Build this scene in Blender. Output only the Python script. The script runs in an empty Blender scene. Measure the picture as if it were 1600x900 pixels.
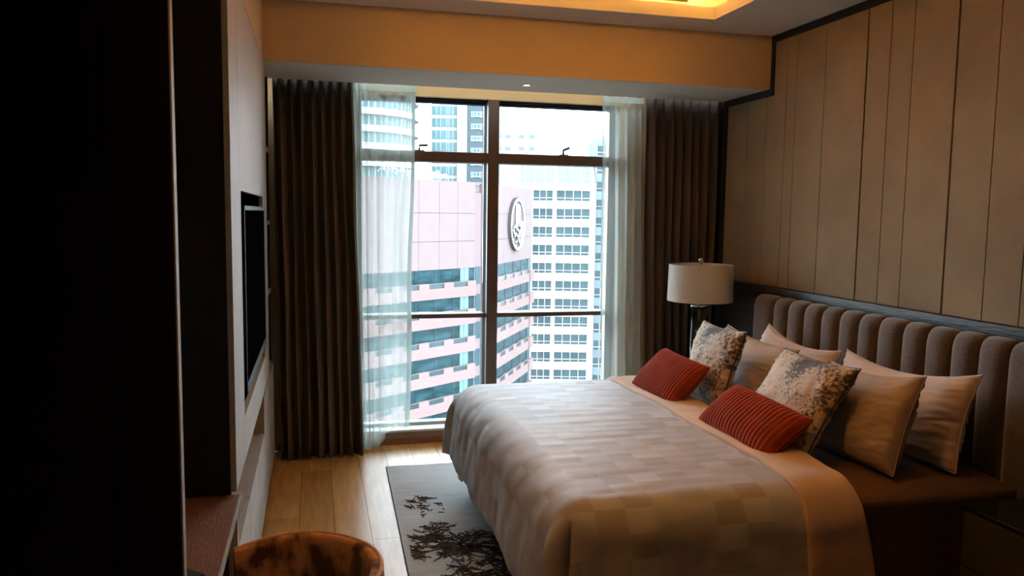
import bpy, bmesh, math, random
from math import sin, cos, pi, radians, atan2, hypot, sqrt
from mathutils import Vector, Matrix, noise
random.seed(7)
S = bpy.context.scene
C = S.collection

# ------------------------------------------------------------------ camera, sky, exposure
cam = bpy.data.objects.new('camera', bpy.data.cameras.new('camera')); C.objects.link(cam)
cam.data.sensor_width = 36.0; cam.data.lens = 36.0 * 1230.1 / 1600; cam.data.clip_start = .05; cam.data.clip_end = 3000
_y, _p, _r = radians(14.0976), radians(5.3708), radians(.7594)
_fw = Vector((sin(_y)*cos(_p), cos(_y)*cos(_p), -sin(_p))); _r0 = Vector((cos(_y), -sin(_y), 0)); _u0 = _r0.cross(_fw)
_rt = _r0*cos(_r) + _u0*sin(_r); _up = _u0*cos(_r) - _r0*sin(_r)
cam.matrix_world = Matrix(((_rt.x, _up.x, -_fw.x, 0), (_rt.y, _up.y, -_fw.y, 0), (_rt.z, _up.z, -_fw.z, 1.7), (0, 0, 0, 1)))
S.camera = cam
W = bpy.data.worlds.new('overcast'); S.world = W; W.use_nodes = True
_nt = W.node_tree; _bg = _nt.nodes['Background']
_tc = _nt.nodes.new('ShaderNodeTexCoord'); _nz = _nt.nodes.new('ShaderNodeTexNoise'); _cr = _nt.nodes.new('ShaderNodeValToRGB')
_nz.inputs['Scale'].default_value = 2.0; _nt.links.new(_tc.outputs['Generated'], _nz.inputs['Vector']); _nt.links.new(_nz.outputs['Fac'], _cr.inputs['Fac'])
_cr.color_ramp.elements[0].color = (.66, .80, .92, 1); _cr.color_ramp.elements[1].color = (.78, .90, 1, 1)
_nt.links.new(_cr.outputs['Color'], _bg.inputs['Color']); _bg.inputs['Strength'].default_value = 11.0
S.view_settings.view_transform = 'Standard'; S.view_settings.look = 'None'; S.view_settings.gamma = 1.0
S.view_settings.use_curve_mapping = False; S.view_settings.exposure = 0.4
WARM = (1.0, .36, .07)
SPOT_W = 60; COVE_E = 58.0

# ------------------------------------------------------------------ materials
def mat(name, col, rough=.6, metal=0., spec=.5, var=0., scale=8., bump=0., bscale=None, stretch=(1, 1, 1), col2=None, sheen=0., coord='Object', emit=None, es=0., detail=3., ramp=(.3, .7)):
    m = bpy.data.materials.new(name); m.use_nodes = True; nt = m.node_tree; b = nt.nodes['Principled BSDF']
    b.inputs['Base Color'].default_value = (*col, 1); b.inputs['Roughness'].default_value = rough
    b.inputs['Metallic'].default_value = metal; b.inputs['Specular IOR Level'].default_value = spec
    if sheen: b.inputs['Sheen Weight'].default_value = sheen
    if emit: b.inputs['Emission Color'].default_value = (*emit, 1); b.inputs['Emission Strength'].default_value = es
    if var or bump or col2:
        tc = nt.nodes.new('ShaderNodeTexCoord'); mp = nt.nodes.new('ShaderNodeMapping'); mp.inputs['Scale'].default_value = stretch
        nt.links.new(tc.outputs[coord], mp.inputs['Vector'])
        n = nt.nodes.new('ShaderNodeTexNoise'); n.inputs['Scale'].default_value = scale; n.inputs['Detail'].default_value = detail
        nt.links.new(mp.outputs['Vector'], n.inputs['Vector'])
        if var or col2:
            r = nt.nodes.new('ShaderNodeValToRGB'); r.color_ramp.elements[0].position = ramp[0]; r.color_ramp.elements[1].position = ramp[1]
            c2 = col2 if col2 else tuple(min(1, c*(1+var)) for c in col)
            c1 = col if col2 else tuple(c*(1-var) for c in col)
            r.color_ramp.elements[0].color = (*c1, 1); r.color_ramp.elements[1].color = (*c2, 1)
            nt.links.new(n.outputs['Fac'], r.inputs['Fac']); nt.links.new(r.outputs['Color'], b.inputs['Base Color'])
        if bump:
            n2 = n
            if bscale:
                n2 = nt.nodes.new('ShaderNodeTexNoise'); n2.inputs['Scale'].default_value = bscale; n2.inputs['Detail'].default_value = 4
                nt.links.new(mp.outputs['Vector'], n2.inputs['Vector'])
            bp = nt.nodes.new('ShaderNodeBump'); bp.inputs['Strength'].default_value = bump; bp.inputs['Distance'].default_value = .01
            nt.links.new(n2.outputs['Fac'], bp.inputs['Height']); nt.links.new(bp.outputs['Normal'], b.inputs['Normal'])
    return m

def clear(name, tint=(1, 1, 1), rough=.02, ior=1.45, extra=0.):
    m = bpy.data.materials.new(name); m.use_nodes = True; nt = m.node_tree; nt.nodes.remove(nt.nodes['Principled BSDF'])
    o = nt.nodes['Material Output']; t = nt.nodes.new('ShaderNodeBsdfTransparent'); g = nt.nodes.new('ShaderNodeBsdfGlossy'); x = nt.nodes.new('ShaderNodeMixShader'); f = nt.nodes.new('ShaderNodeFresnel')
    t.inputs['Color'].default_value = (*tint, 1); g.inputs['Roughness'].default_value = rough; f.inputs['IOR'].default_value = ior
    nt.links.new(f.outputs['Fac'], x.inputs['Fac']); nt.links.new(t.outputs[0], x.inputs[1]); nt.links.new(g.outputs[0], x.inputs[2]); nt.links.new(x.outputs[0], o.inputs['Surface'])
    return m

def sheer_mat(name, col, lo, hi):
    m = bpy.data.materials.new(name); m.use_nodes = True; nt = m.node_tree; nt.nodes.remove(nt.nodes['Principled BSDF'])
    o = nt.nodes['Material Output']; t = nt.nodes.new('ShaderNodeBsdfTransparent'); d = nt.nodes.new('ShaderNodeBsdfDiffuse'); tr = nt.nodes.new('ShaderNodeBsdfTranslucent')
    a = nt.nodes.new('ShaderNodeMixShader'); x = nt.nodes.new('ShaderNodeMixShader'); lw = nt.nodes.new('ShaderNodeLayerWeight'); r = nt.nodes.new('ShaderNodeMapRange')
    lw.inputs['Blend'].default_value = .5; r.inputs['To Min'].default_value = lo; r.inputs['To Max'].default_value = hi
    d.inputs['Color'].default_value = (*col, 1); tr.inputs['Color'].default_value = (*col, 1); a.inputs['Fac'].default_value = .45
    nt.links.new(lw.outputs['Facing'], r.inputs['Value']); nt.links.new(r.outputs[0], x.inputs['Fac'])
    nt.links.new(d.outputs[0], a.inputs[1]); nt.links.new(tr.outputs[0], a.inputs[2]); nt.links.new(t.outputs[0], x.inputs[1]); nt.links.new(a.outputs[0], x.inputs[2]); nt.links.new(x.outputs[0], o.inputs['Surface'])
    return m

M = {}
M['plaster'] = mat('plaster', (.70, .66, .58), .9, spec=.2, bump=.05, scale=60)
M['beige'] = mat('beige_paint', (.66, .50, .31), .85, spec=.2, bump=.08, scale=90)
M['dark_trim'] = mat('dark_trim', (.022, .018, .016), .5, spec=.3, var=.2, scale=20)
M['panel'] = mat('suede_panel', (.275, .205, .125), .9, spec=.15, var=.13, scale=3.5, bump=.10, bscale=160, sheen=.15, detail=8)
M['gap'] = mat('dark_gap', (.035, .022, .014), .9, spec=.1, var=.1)
M['dark_oak'] = mat('dark_oak', (.028, .025, .023), .42, spec=.5, var=.35, scale=9, bump=.25, stretch=(1, 1, 7))
M['wave_oak'] = mat('wave_oak', (.035, .032, .029), .45, spec=.5, var=.35, scale=7, bump=.3, stretch=(1, 2, 14))
M['tv_wood'] = mat('pale_veneer', (.42, .40, .36), .5, spec=.4, var=.12, scale=6, bump=.1, stretch=(14, 14, 1))
M['dark_wood'] = mat('dark_walnut', (.018, .010, .008), .5, spec=.3, var=.22, scale=6, bump=.1, stretch=(10, 10, 1))
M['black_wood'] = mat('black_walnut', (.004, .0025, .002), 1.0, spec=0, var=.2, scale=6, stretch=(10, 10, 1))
M['desk_wood'] = mat('desk_walnut', (.20, .095, .055), .5, spec=.4, var=.22, scale=30, bump=.15, stretch=(4, 1, 1))
M['mull'] = mat('bronze_frame', (.105, .062, .042), .45, metal=.2, spec=.5, var=.15, scale=3, stretch=(30, 30, .5))
M['mull_side'] = mat('frame_grey', (.035, .039, .046), .85, spec=.05, var=.05)
M['sill'] = mat('white_sill', (.62, .66, .66), .35, var=.05, scale=4)
M['sill_face'] = mat('sill_face', (.22, .16, .11), .6, var=.08)
M['skirt'] = mat('skirting', (.22, .085, .035), .45, var=.15, scale=8, stretch=(1, 8, 8))
M['glass'] = clear('window_glass', (.97, .99, .99))
M['lampglass'] = clear('lamp_glass', (.95, .97, .98), .03, 1.7)
M['drape'] = mat('brown_drape', (.095, .067, .048), .85, spec=.15, var=.05, scale=60, sheen=.15)
M['sheer'] = sheer_mat('sheer_voile', (.68, .76, .73), .40, .97)
M['sheer_hem'] = sheer_mat('sheer_hem', (.45, .50, .47), .62, .98)
M['tv'] = mat('tv_screen', (.003, .0025, .0025), .6, spec=0, var=.1)
M['bezel'] = mat('tv_bezel', (.006, .006, .006), .4, spec=.2, var=.1)
M['steel'] = mat('polished_steel', (.7, .7, .7), .15, metal=1, var=.03)
M['shade'] = mat('lamp_linen', (.62, .60, .55), .9, spec=.1, var=.04, scale=90, bump=.1, stretch=(1, 1, 4))
M['hb'] = mat('headboard_velvet', (.115, .085, .070), .85, spec=.15, var=.22, scale=90, bump=.15, sheen=.45)
M['sheet'] = mat('taupe_sheet', (.12, .068, .045), .85, spec=.15, var=.08, scale=12, bump=.12, bscale=25)
M['bedbase'] = mat('grey_bed_base', (.26, .25, .235), .85, spec=.2, var=.06, scale=60, bump=.1)
M['white_pillow'] = mat('white_cotton', (.62, .51, .45), .88, spec=.15, var=.04, scale=6, bump=.35, bscale=14, sheen=.1)
M['tan_pillow'] = mat('tan_satin', (.42, .33, .25), .6, spec=.3, var=.06, scale=6, bump=.35, bscale=12)
M['fold'] = mat('fold_cotton', (.60, .44, .34), .85, spec=.15, var=.05, scale=5, bump=.3, bscale=14)
M['rust'] = mat('rust_velvet', (.30, .045, .012), .8, spec=.15, var=.14, scale=9, sheen=.08)
M['oak'] = [mat('oak_floor_%s' % 'abcd'[i], c, .27, spec=.5, var=.15, scale=5, bump=.06, stretch=(7, .7, 1), detail=6) for i, c in enumerate([(.58, .33, .105), (.63, .365, .12), (.54, .30, .095), (.66, .39, .14)])]
M['groove'] = mat('floor_groove', (.05, .025, .01), .8, var=.1)
M['rug'] = mat('rug_pile', (.48, .50, .51), .9, spec=.1, col2=(.66, .67, .66), scale=6, bump=.4, bscale=90, stretch=(.6, 9, 1), sheen=.3, detail=6)
M['rug_edge'] = mat('rug_binding', (.05, .04, .035), .9, var=.2)
M['coral'] = mat('rug_coral', (.10, .075, .065), .95, spec=.1, var=.3, scale=40)
M['chair'] = mat('chair_velvet', (.085, .036, .016), .8, spec=.15, col2=(.50, .27, .105), ramp=(.42, .60), scale=17, bump=.3, bscale=70, stretch=(1, 1, .7), sheen=.15, detail=9)
M['chair_pipe'] = mat('chair_piping', (.55, .32, .18), .8, var=.15, scale=40, sheen=.4)
M['black_metal'] = mat('black_metal', (.015, .014, .014), .35, metal=.7, var=.1)
M['ns'] = mat('nightstand_lacquer', (.020, .013, .010), .35, spec=.5, var=.15, scale=10)
M['ns_side'] = mat('nightstand_side', (.05, .045, .038), .4, spec=.5, var=.1)
M['ns_top'] = mat('nightstand_glass', (.012, .012, .012), .06, spec=.8, var=.1)
M['paper'] = mat('cream_paper', (.75, .55, .33), .8, var=.04)
M['leather'] = mat('black_leather', (.02, .015, .015), .5, var=.2, bump=.2, bscale=80)
M['led'] = mat('led_strip', (1, .8, .4), .5, emit=(1, .46, .10), es=COVE_E, var=.01)
M['bulb'] = mat('downlight_bulb', (1, .8, .5), .5, emit=(1, .72, .38), es=9, var=.01)
M['ring'] = mat('downlight_ring', (.6, .5, .38), .4, metal=.4, var=.05)
M['vent'] = mat('vent_slat', (.55, .48, .36), .6, var=.05)
M['gold'] = mat('brass', (.7, .5, .25), .3, metal=1, var=.05)
# exterior
M['emb_face'] = mat('emblem_face', (.108, .078, .073), .8, spec=.1, var=.03)
M['emb_shade'] = mat('emblem_shade', (.045, .038, .036), .8, spec=.1, var=.1)  # dark tone for the inner line and the painted emblem shadows
M['pink'] = mat('pink_cladding', (.120, .087, .084), .8, spec=.2, var=.03, scale=.6)
M['pink2'] = mat('pink_spandrel', (.128, .085, .081), .8, spec=.2, var=.03, scale=.8)
M['pink_joint'] = mat('pink_joint', (.108, .078, .076), .9, var=.05)
M['pink_dark'] = mat('pink_recess', (0.1087, 0.0698, 0.0713), .9, var=.05)
M['teal'] = mat('teal_glass', (.0015, .010, .011), .4, spec=.06, col2=(.015, .042, .050), scale=.5, stretch=(1, 1, 2.4), detail=12)  # mottling paints tree reflections into the glass colour
M['teal2'] = mat('blue_glass', (0.0075, 0.0285, 0.0360), .3, spec=.25, var=.25, scale=.5)
M['bal'] = mat('balcony_glass', (.010, .025, .027), .3, spec=.3, var=.3, scale=.8)
M['white_b'] = mat('white_render', (.345, .34, .335), .8, spec=.2, var=.02)
M['win_b'] = mat('office_glass', (0.0105, 0.0270, 0.0323), .3, spec=.2, col2=(0.0225, 0.0465, 0.0510), scale=.25)
M['spand_b'] = mat('blue_spandrel', (0.0825, 0.1125, 0.1200), .6, var=.06)
M['roofglass'] = mat('roof_glass', (0.0638, 0.1200, 0.1125), .4, spec=.3, var=.08, scale=.3)
M['curt_glass'] = mat('pale_curtain_glass', (0.0562, 0.1162, 0.1237), .4, spec=.3, var=.16, scale=.15)
M['tower_blue'] = mat('blue_tower_wall', (0.0413, 0.0615, 0.0713), .8, var=.05)
M['pale_grey'] = mat('pale_grey_wall', (0.0900, 0.1087, 0.1200), .8, var=.05)
M['ground'] = mat('ground', (0.0360, 0.0420, 0.0360), .95, var=.3, scale=.02)

def ribs_mat():
    return M['rust']

def print_mat(name, base, ink, seed):
    """cream cushion fabric with a printed mottled blossom pattern"""
    m = bpy.data.materials.new(name); m.use_nodes = True; nt = m.node_tree; b = nt.nodes['Principled BSDF']; b.inputs['Roughness'].default_value = .7; b.inputs['Specular IOR Level'].default_value = .25; b.inputs['Sheen Weight'].default_value = .2
    tc = nt.nodes.new('ShaderNodeTexCoord'); mp = nt.nodes.new('ShaderNodeMapping'); mp.inputs['Location'].default_value = (seed, seed*.7, 0); nt.links.new(tc.outputs['UV'], mp.inputs['Vector'])
    a = nt.nodes.new('ShaderNodeTexNoise'); a.inputs['Scale'].default_value = 60; a.inputs['Detail'].default_value = 8; a.inputs['Roughness'].default_value = .65; nt.links.new(mp.outputs[0], a.inputs['Vector'])
    c = nt.nodes.new('ShaderNodeTexNoise'); c.inputs['Scale'].default_value = 4.2; c.inputs['Detail'].default_value = 4; nt.links.new(mp.outputs[0], c.inputs['Vector'])
    add = nt.nodes.new('ShaderNodeMath'); add.operation = 'MULTIPLY_ADD'; add.inputs[1].default_value = 1.0; nt.links.new(c.outputs['Fac'], add.inputs[0]); nt.links.new(a.outputs['Fac'], add.inputs[2]); hf = nt.nodes.new('ShaderNodeMath'); hf.operation = 'MULTIPLY'; hf.inputs[1].default_value = .5; nt.links.new(add.outputs[0], hf.inputs[0]); add = hf
    r = nt.nodes.new('ShaderNodeValToRGB'); r.color_ramp.elements[0].position = .51; r.color_ramp.elements[1].position = .545
    r.color_ramp.elements[0].color = (*base, 1); r.color_ramp.elements[1].color = (*ink, 1); nt.links.new(add.outputs[0], r.inputs['Fac'])
    e = r.color_ramp.elements.new(.515); e.color = (*base, 1); e2 = r.color_ramp.elements.new(.53); e2.color = tuple((base[i]+ink[i])/2 for i in range(3)) + (1,)
    nt.links.new(r.outputs['Color'], b.inputs['Base Color'])
    bp = nt.nodes.new('ShaderNodeBump'); bp.inputs['Strength'].default_value = .25; bp.inputs['Distance'].default_value = .004; nt.links.new(a.outputs['Fac'], bp.inputs['Height']); nt.links.new(bp.outputs[0], b.inputs['Normal'])
    return m
M['print'] = print_mat('blossom_print', (.50, .39, .28), (.085, .065, .06), 3.0)

def duvet_mat():
    m = bpy.data.materials.new('checker_jacquard'); m.use_nodes = True; nt = m.node_tree; b = nt.nodes['Principled BSDF']; b.inputs['Roughness'].default_value = .58; b.inputs['Specular IOR Level'].default_value = .35
    uv = nt.nodes.new('ShaderNodeTexCoord'); mp = nt.nodes.new('ShaderNodeMapping'); mp.inputs['Scale'].default_value = (1/.115, 1/.085, 1); nt.links.new(uv.outputs['UV'], mp.inputs['Vector'])
    fl = nt.nodes.new('ShaderNodeVectorMath'); fl.operation = 'FLOOR'; nt.links.new(mp.outputs[0], fl.inputs[0])
    wn = nt.nodes.new('ShaderNodeTexWhiteNoise'); wn.noise_dimensions = '2D'; nt.links.new(fl.outputs[0], wn.inputs['Vector'])
    ck = nt.nodes.new('ShaderNodeTexChecker'); ck.inputs['Scale'].default_value = 1.0; nt.links.new(mp.outputs[0], ck.inputs['Vector'])
    ck.inputs['Color1'].default_value = (0, 0, 0, 1); ck.inputs['Color2'].default_value = (1, 1, 1, 1)
    st = nt.nodes.new('ShaderNodeTexNoise'); mp2 = nt.nodes.new('ShaderNodeMapping'); mp2.inputs['Scale'].default_value = (2.5, 60, 1); nt.links.new(uv.outputs['UV'], mp2.inputs['Vector']); nt.links.new(mp2.outputs[0], st.inputs['Vector']); st.inputs['Scale'].default_value = 1.5
    mx = nt.nodes.new('ShaderNodeMath'); mx.operation = 'MULTIPLY_ADD'; mx.inputs[1].default_value = .55; nt.links.new(wn.outputs['Value'], mx.inputs[0])
    m2 = nt.nodes.new('ShaderNodeMath'); m2.operation = 'MULTIPLY_ADD'; m2.inputs[1].default_value = .30; nt.links.new(ck.outputs['Fac'], m2.inputs[0]); 
    m3 = nt.nodes.new('ShaderNodeMath'); m3.operation = 'MULTIPLY'; m3.inputs[1].default_value = .35; nt.links.new(st.outputs['Fac'], m3.inputs[0])
    nt.links.new(m3.outputs[0], m2.inputs[2]); nt.links.new(m2.outputs[0], mx.inputs[2])
    r = nt.nodes.new('ShaderNodeValToRGB'); r.color_ramp.elements[0].color = (.48, .515, .575, 1); r.color_ramp.elements[1].color = (.375, .35, .345, 1); r.color_ramp.elements[0].position = .2; r.color_ramp.elements[1].position = .95
    nt.links.new(mx.outputs[0], r.inputs['Fac']); nt.links.new(r.outputs['Color'], b.inputs['Base Color'])
    bp = nt.nodes.new('ShaderNodeBump'); bp.inputs['Strength'].default_value = .22; bp.inputs['Distance'].default_value = .004; nt.links.new(mx.outputs[0], bp.inputs['Height']); nt.links.new(bp.outputs[0], b.inputs['Normal'])
    return m
M['duvet'] = duvet_mat()

# ------------------------------------------------------------------ helpers
def link(name, me, m, parent=None, loc=(0, 0, 0), rotz=0., smooth=False, bev=0.):
    o = bpy.data.objects.new(name, me); C.objects.link(o)
    if m is not None and not me.materials: me.materials.append(m)
    o.location = loc; o.rotation_euler = (0, 0, rotz)
    if parent: o.parent = parent
    if smooth:
        for p in me.polygons: p.use_smooth = True
    if bev:
        b = o.modifiers.new('bevel', 'BEVEL'); b.width = bev; b.segments = 2; b.limit_method = 'ANGLE'
    return o
def obj(name, bm, m, parent=None, smooth=False, bev=0., **k):
    me = bpy.data.meshes.new(name); bmesh.ops.recalc_face_normals(bm, faces=bm.faces[:]); bm.to_mesh(me); bm.free()
    return link(name, me, m, parent, smooth=smooth, bev=bev, **k)
def bx(bm, x0, x1, y0, y1, z0, z1):
    v = [bm.verts.new(p) for p in ((x0,y0,z0),(x1,y0,z0),(x1,y1,z0),(x0,y1,z0),(x0,y0,z1),(x1,y0,z1),(x1,y1,z1),(x0,y1,z1))]
    for f in ((0,3,2,1),(4,5,6,7),(0,1,5,4),(1,2,6,5),(2,3,7,6),(3,0,4,7)): bm.faces.new([v[i] for i in f])
    return bm
def box(name, m, b, parent=None, bev=0., **k):
    """b: one 6-tuple or a list of them (one mesh)"""
    bm = bmesh.new()
    for q in ([b] if not isinstance(b[0], (tuple, list)) else b): bx(bm, *q)
    return obj(name, bm, m, parent, bev=bev, **k)
def lathe(bm, prof, cx=0, cy=0, n=32, cap=True):
    rings = []
    for r, z in prof: rings.append([bm.verts.new((cx + r*cos(2*pi*i/n), cy + r*sin(2*pi*i/n), z)) for i in range(n)])
    for a, b in zip(rings, rings[1:]):
        for i in range(n): bm.faces.new((a[i], a[(i+1) % n], b[(i+1) % n], b[i]))
    if cap:
        bm.faces.new(rings[0][::-1]); bm.faces.new(rings[-1])
    return bm
def prism(bm, pts, z0, z1):
    a = [bm.verts.new((x, y, z0)) for x, y in pts]; b = [bm.verts.new((x, y, z1)) for x, y in pts]; n = len(pts)
    bm.faces.new(a[::-1]); bm.faces.new(b)
    for i in range(n): bm.faces.new((a[i], a[(i+1) % n], b[(i+1) % n], b[i]))
    return bm
def extrude_y(bm, pts, y0, y1):
    """profile pts in xz, extruded along y"""
    a = [bm.verts.new((x, y0, z)) for x, z in pts]; b = [bm.verts.new((x, y1, z)) for x, z in pts]; n = len(pts)
    bm.faces.new(a[::-1]); bm.faces.new(b)
    for i in range(n): bm.faces.new((a[i], a[(i+1) % n], b[(i+1) % n], b[i]))
    return bm
def empty(name, loc=(0, 0, 0), rotz=0., label=None, cat=None, group=None, kind=None, parent=None):
    o = bpy.data.objects.new(name, None); C.objects.link(o); o.location = loc; o.rotation_euler = (0, 0, rotz); o.empty_display_size = .1
    if parent: o.parent = parent
    return tag(o, label, cat, group, kind)
def tag(o, label=None, cat=None, group=None, kind=None):
    if label: o['label'] = label
    if cat: o['category'] = cat
    if group: o['group'] = group
    if kind: o['kind'] = kind
    return o
def struct(o, label=None, cat=None): return tag(o, label, cat, kind='structure')
def grid_mesh(name, nu, nv, fn, m, parent=None, uvfn=None, solid=0., **k):
    vs = [fn(i/nu, j/nv) for i in range(nu+1) for j in range(nv+1)]
    fs = [(i*(nv+1)+j, (i+1)*(nv+1)+j, (i+1)*(nv+1)+j+1, i*(nv+1)+j+1) for i in range(nu) for j in range(nv)]
    me = bpy.data.meshes.new(name); me.from_pydata(vs, [], fs); me.update()
    if uvfn:
        uv = me.uv_layers.new(name='uv'); us = [uvfn(i/nu, j/nv) for i in range(nu+1) for j in range(nv+1)]
        for l in me.loops: uv.data[l.index].uv = us[l.vertex_index]
    o = link(name, me, m, parent, smooth=True, **k)
    if solid:
        s = o.modifiers.new('solid', 'SOLIDIFY'); s.thickness = solid
    return o
def tube(bm, pts, r, n=8):
    rings = []
    for i, p in enumerate(pts):
        p = Vector(p); t = (Vector(pts[min(i+1, len(pts)-1)]) - Vector(pts[max(i-1, 0)])).normalized()
        a = t.cross(Vector((0, 0, 1)));  a = a.normalized() if a.length > 1e-4 else Vector((1, 0, 0)); b = t.cross(a)
        rings.append([bm.verts.new(p + a*r*cos(2*pi*k/n) + b*r*sin(2*pi*k/n)) for k in range(n)])
    for a, b in zip(rings, rings[1:]):
        for k in range(n): bm.faces.new((a[k], a[(k+1) % n], b[(k+1) % n], b[k]))
    bm.faces.new(rings[0][::-1]); bm.faces.new(rings[-1])
    return bm
def nz(x, y=0., z=0.): return noise.noise(Vector((x, y, z)))

XL, XR, YW, YB = -.277, 3.0, 5.70, -1.6     # cabinet face, panel face, window wall face, back wall
ZC, ZS, YBEAM, YSOF = 2.907, 2.56, 4.83, 5.47

# ------------------------------------------------------------------ shell
floor = struct(box('floor', M['groove'], (-1.0, 3.15, YB-.1, YW+.02, -.12, -.012)))
_pw = .187; _x = .278 - _pw*7; rowi = 0
plank_me = {}
while _x < 3.0:
    y = YB - random.random()*1.2
    while y < YW:
        L = random.choice((1.2, 1.5, 1.8)); y2 = min(y+L, YW)
        y1 = max(y, YB)
        if y2 - y1 > .05 and _x + _pw > -.9:
            o = box('floor_plank', M['oak'][random.randrange(4)], (_x+.0012, min(_x+_pw, 3.1)-.0012, y1+.001, y2-.001, -.012, 0), floor)
        y += L
    _x += _pw; rowi += 1

wl = struct(box('wall_left', M['beige'], (-.98, -.905, YB, YW+.3, 0, 3.3)))
wb = struct(box('wall_back', M['dark_wood'], (-1.0, 3.15, YB-.1, YB, 0, 3.3)))
wr = struct(box('wall_right', M['gap'], (XR+.012, XR+.16, YB, YW+.3, 0, 3.3)))
joints = [5.40, 5.126, 4.875, 4.653, 4.545, 4.255, 3.882, 3.697, 3.529, 3.234, 2.99, 2.79, 2.586, 2.30, 2.13, 1.94, 1.63, 1.30, 1.1, .93, .6, .2, -.2, -.6, -1.0, -1.55]
bold = {3.882, 3.234, 2.586, 1.94, 1.30, .6}
for a, b in zip(joints, joints[1:]):
    g0 = .006 if a in bold else .0022; g1 = .006 if b in bold else .0022
    top = 2.515 if a > 4.80 else 2.862
    if a > 4.80 > b:
        bm = bmesh.new(); bx(bm, XR, XR+.02, b+g1, 4.795, 1.236, 2.862); bx(bm, XR, XR+.02, 4.795, a-g0, 1.236, 2.515)
        bmesh.ops.remove_doubles(bm, verts=bm.verts[:], dist=1e-5); obj('wall_panel', bm, M['panel'], wr)
    else: box('wall_panel', M['panel'], (XR, XR+.02, b+g1, a-g0, 1.236, top), wr, bev=.0015)
box('wood_wainscot', M['dark_oak'], (XR-.03, XR+.02, YB, 5.44, 0.0, 1.20), wr)
box('wood_ledge', M['wave_oak'], (XR-.034, XR+.02, YB, 5.44, 1.20, 1.234), wr, bev=.002)
struct(box('trim_1', M['dark_trim'], (XR-.012, XR+.02, YB, YBEAM, 2.862, ZC)))
struct(box('trim_2', M['dark_trim'], (XR-.012, XR+.02, YBEAM-.035, YBEAM, 2.515, 2.862)))
struct(box('trim_3', M['dark_trim'], (XR-.012, XR+.02, YBEAM, 5.45, 2.515, ZS)))
struct(box('trim_4', M['dark_trim'], (XR-.012, XR+.02, 5.405, 5.45, 1.234, 2.515)))

# window wall
wf = struct(box('wall_front', M['beige'], [(-1.0, .30, YW, YW+.28, 0, 3.3), (2.26, 3.15, YW, YW+.28, 0, 3.3), (.30, 2.26, YW, YW+.28, 2.527, 3.3), (.30, 2.26, YW+.02, YW+.28, -.1, .09)]))
box('sill_face', M['sill_face'], (.30, 2.26, YW, YW+.02, .045, .098), wf)
struct(box('baseboard_front', M['skirt'], (-.27, 3.0, YW-.012, YW+.01, 0, .045), bev=.002))
win = struct(empty('window_1', (1.28, YW+.1, .1))); 
def wp(name, m, b, bev=.002, parent=win):
    o = box(name, m, b, None, bev=bev); o.parent = parent; o.matrix_parent_inverse = Matrix.Translation(-Vector(win.location)) if parent is win else Matrix(); return o
wp('window_sill', M['sill'], (.30, 2.26, YW-.006, YW+.27, .09, .106))
wp('mullion', M['mull'], (1.237, 1.32, YW, YW+.17, .106, 2.527)); 
wp('mullion_cover', M['mull_side'], (1.2355, 1.3215, YW+.045, YW+.19, .106, 2.50), 0)
for a, b in ((.33, 1.235), (1.322, 2.24)):
    wp('transom', M['mull'], (a, b, YW+.0, YW+.15, 2.069, 2.142)); wp('transom', M['mull'], (a, b, YW+.03, YW+.15, .925, .957))
    wp('head_frame', M['mull_side'], (a, b, YW+.08, YW+.17, 2.500, 2.527)); wp('head_frame', M['mull_side'], (a, b, YW+.05, YW+.09, 2.512, 2.527))
    wp('bottom_frame', M['sill'], (a, b, YW+.13, YW+.17, .106, .125))
    for z0, z1 in ((.125, .925), (.957, 2.069), (2.142, 2.50)):
        wp('pane', M['glass'], (a, b, YW+.148, YW+.154, z0, z1), 0)
for a, b in ((.30, .33), (2.24, 2.26)): wp('side_frame', M['mull_side'], (a, b, YW+.05, YW+.17, .106, 2.527))
for hx in (.74, 1.83):
    h = box('window_handle', M['black_metal'], (-.035, .035, -.03, .01, 0, .008), None, loc=(hx, YW+.06, 2.143), bev=.002); h.parent = win; h.matrix_parent_inverse = Matrix.Translation(-Vector(win.location))
    bm = bmesh.new(); tube(bm, [(0, -.01, .005), (0, -.012, .042), (.045 if hx > 1 else .06, -.02, .060 if hx > 1 else .045)], .009); obj('lever', bm, M['black_metal'], h, smooth=True)

# ceiling with a raised cove and the lowered soffit over the window
X0, X1, Y0, Y1 = .32, 2.40, 2.2, 4.53
ceil = struct(box('ceiling', M['plaster'], [(-.95, X0, YB, YBEAM+.05, ZC, 2.982), (X1, 3.15, YB, YBEAM+.05, ZC, 2.982), (X0, X1, Y1, YBEAM+.05, ZC, 2.982), (X0, X1, YB, Y0, ZC, 2.982),
    (X0-.20, X1+.20, Y0-.20, Y1+.20, 3.14, 3.25), (X0-.25, X0-.18, Y0-.2, Y1+.2, 2.98, 3.2), (X1+.18, X1+.25, Y0-.2, Y1+.2, 2.98, 3.2), (X0-.2, X1+.2, Y0-.25, Y0-.18, 2.98, 3.2), (X0-.2, X1+.2, Y1+.18, Y1+.25, 2.98, 3.2)]))
box('bulkhead', M['beige'], (-.92, XR+.02, YBEAM, YBEAM+.03, ZS, ZC), ceil)
box('side_bulkhead', M['beige'], (-.90, XL, .0, YBEAM, ZS+.004, ZC-.0005), ceil)
box('soffit', M['plaster'], (-.92, XR+.02, YBEAM+.03, YSOF, ZS+.0005, ZS+.04), ceil)
box('curtain_pocket', M['plaster'], (-.92, XR+.15, YSOF-.03, YW, 2.72, 2.76), ceil)
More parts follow.
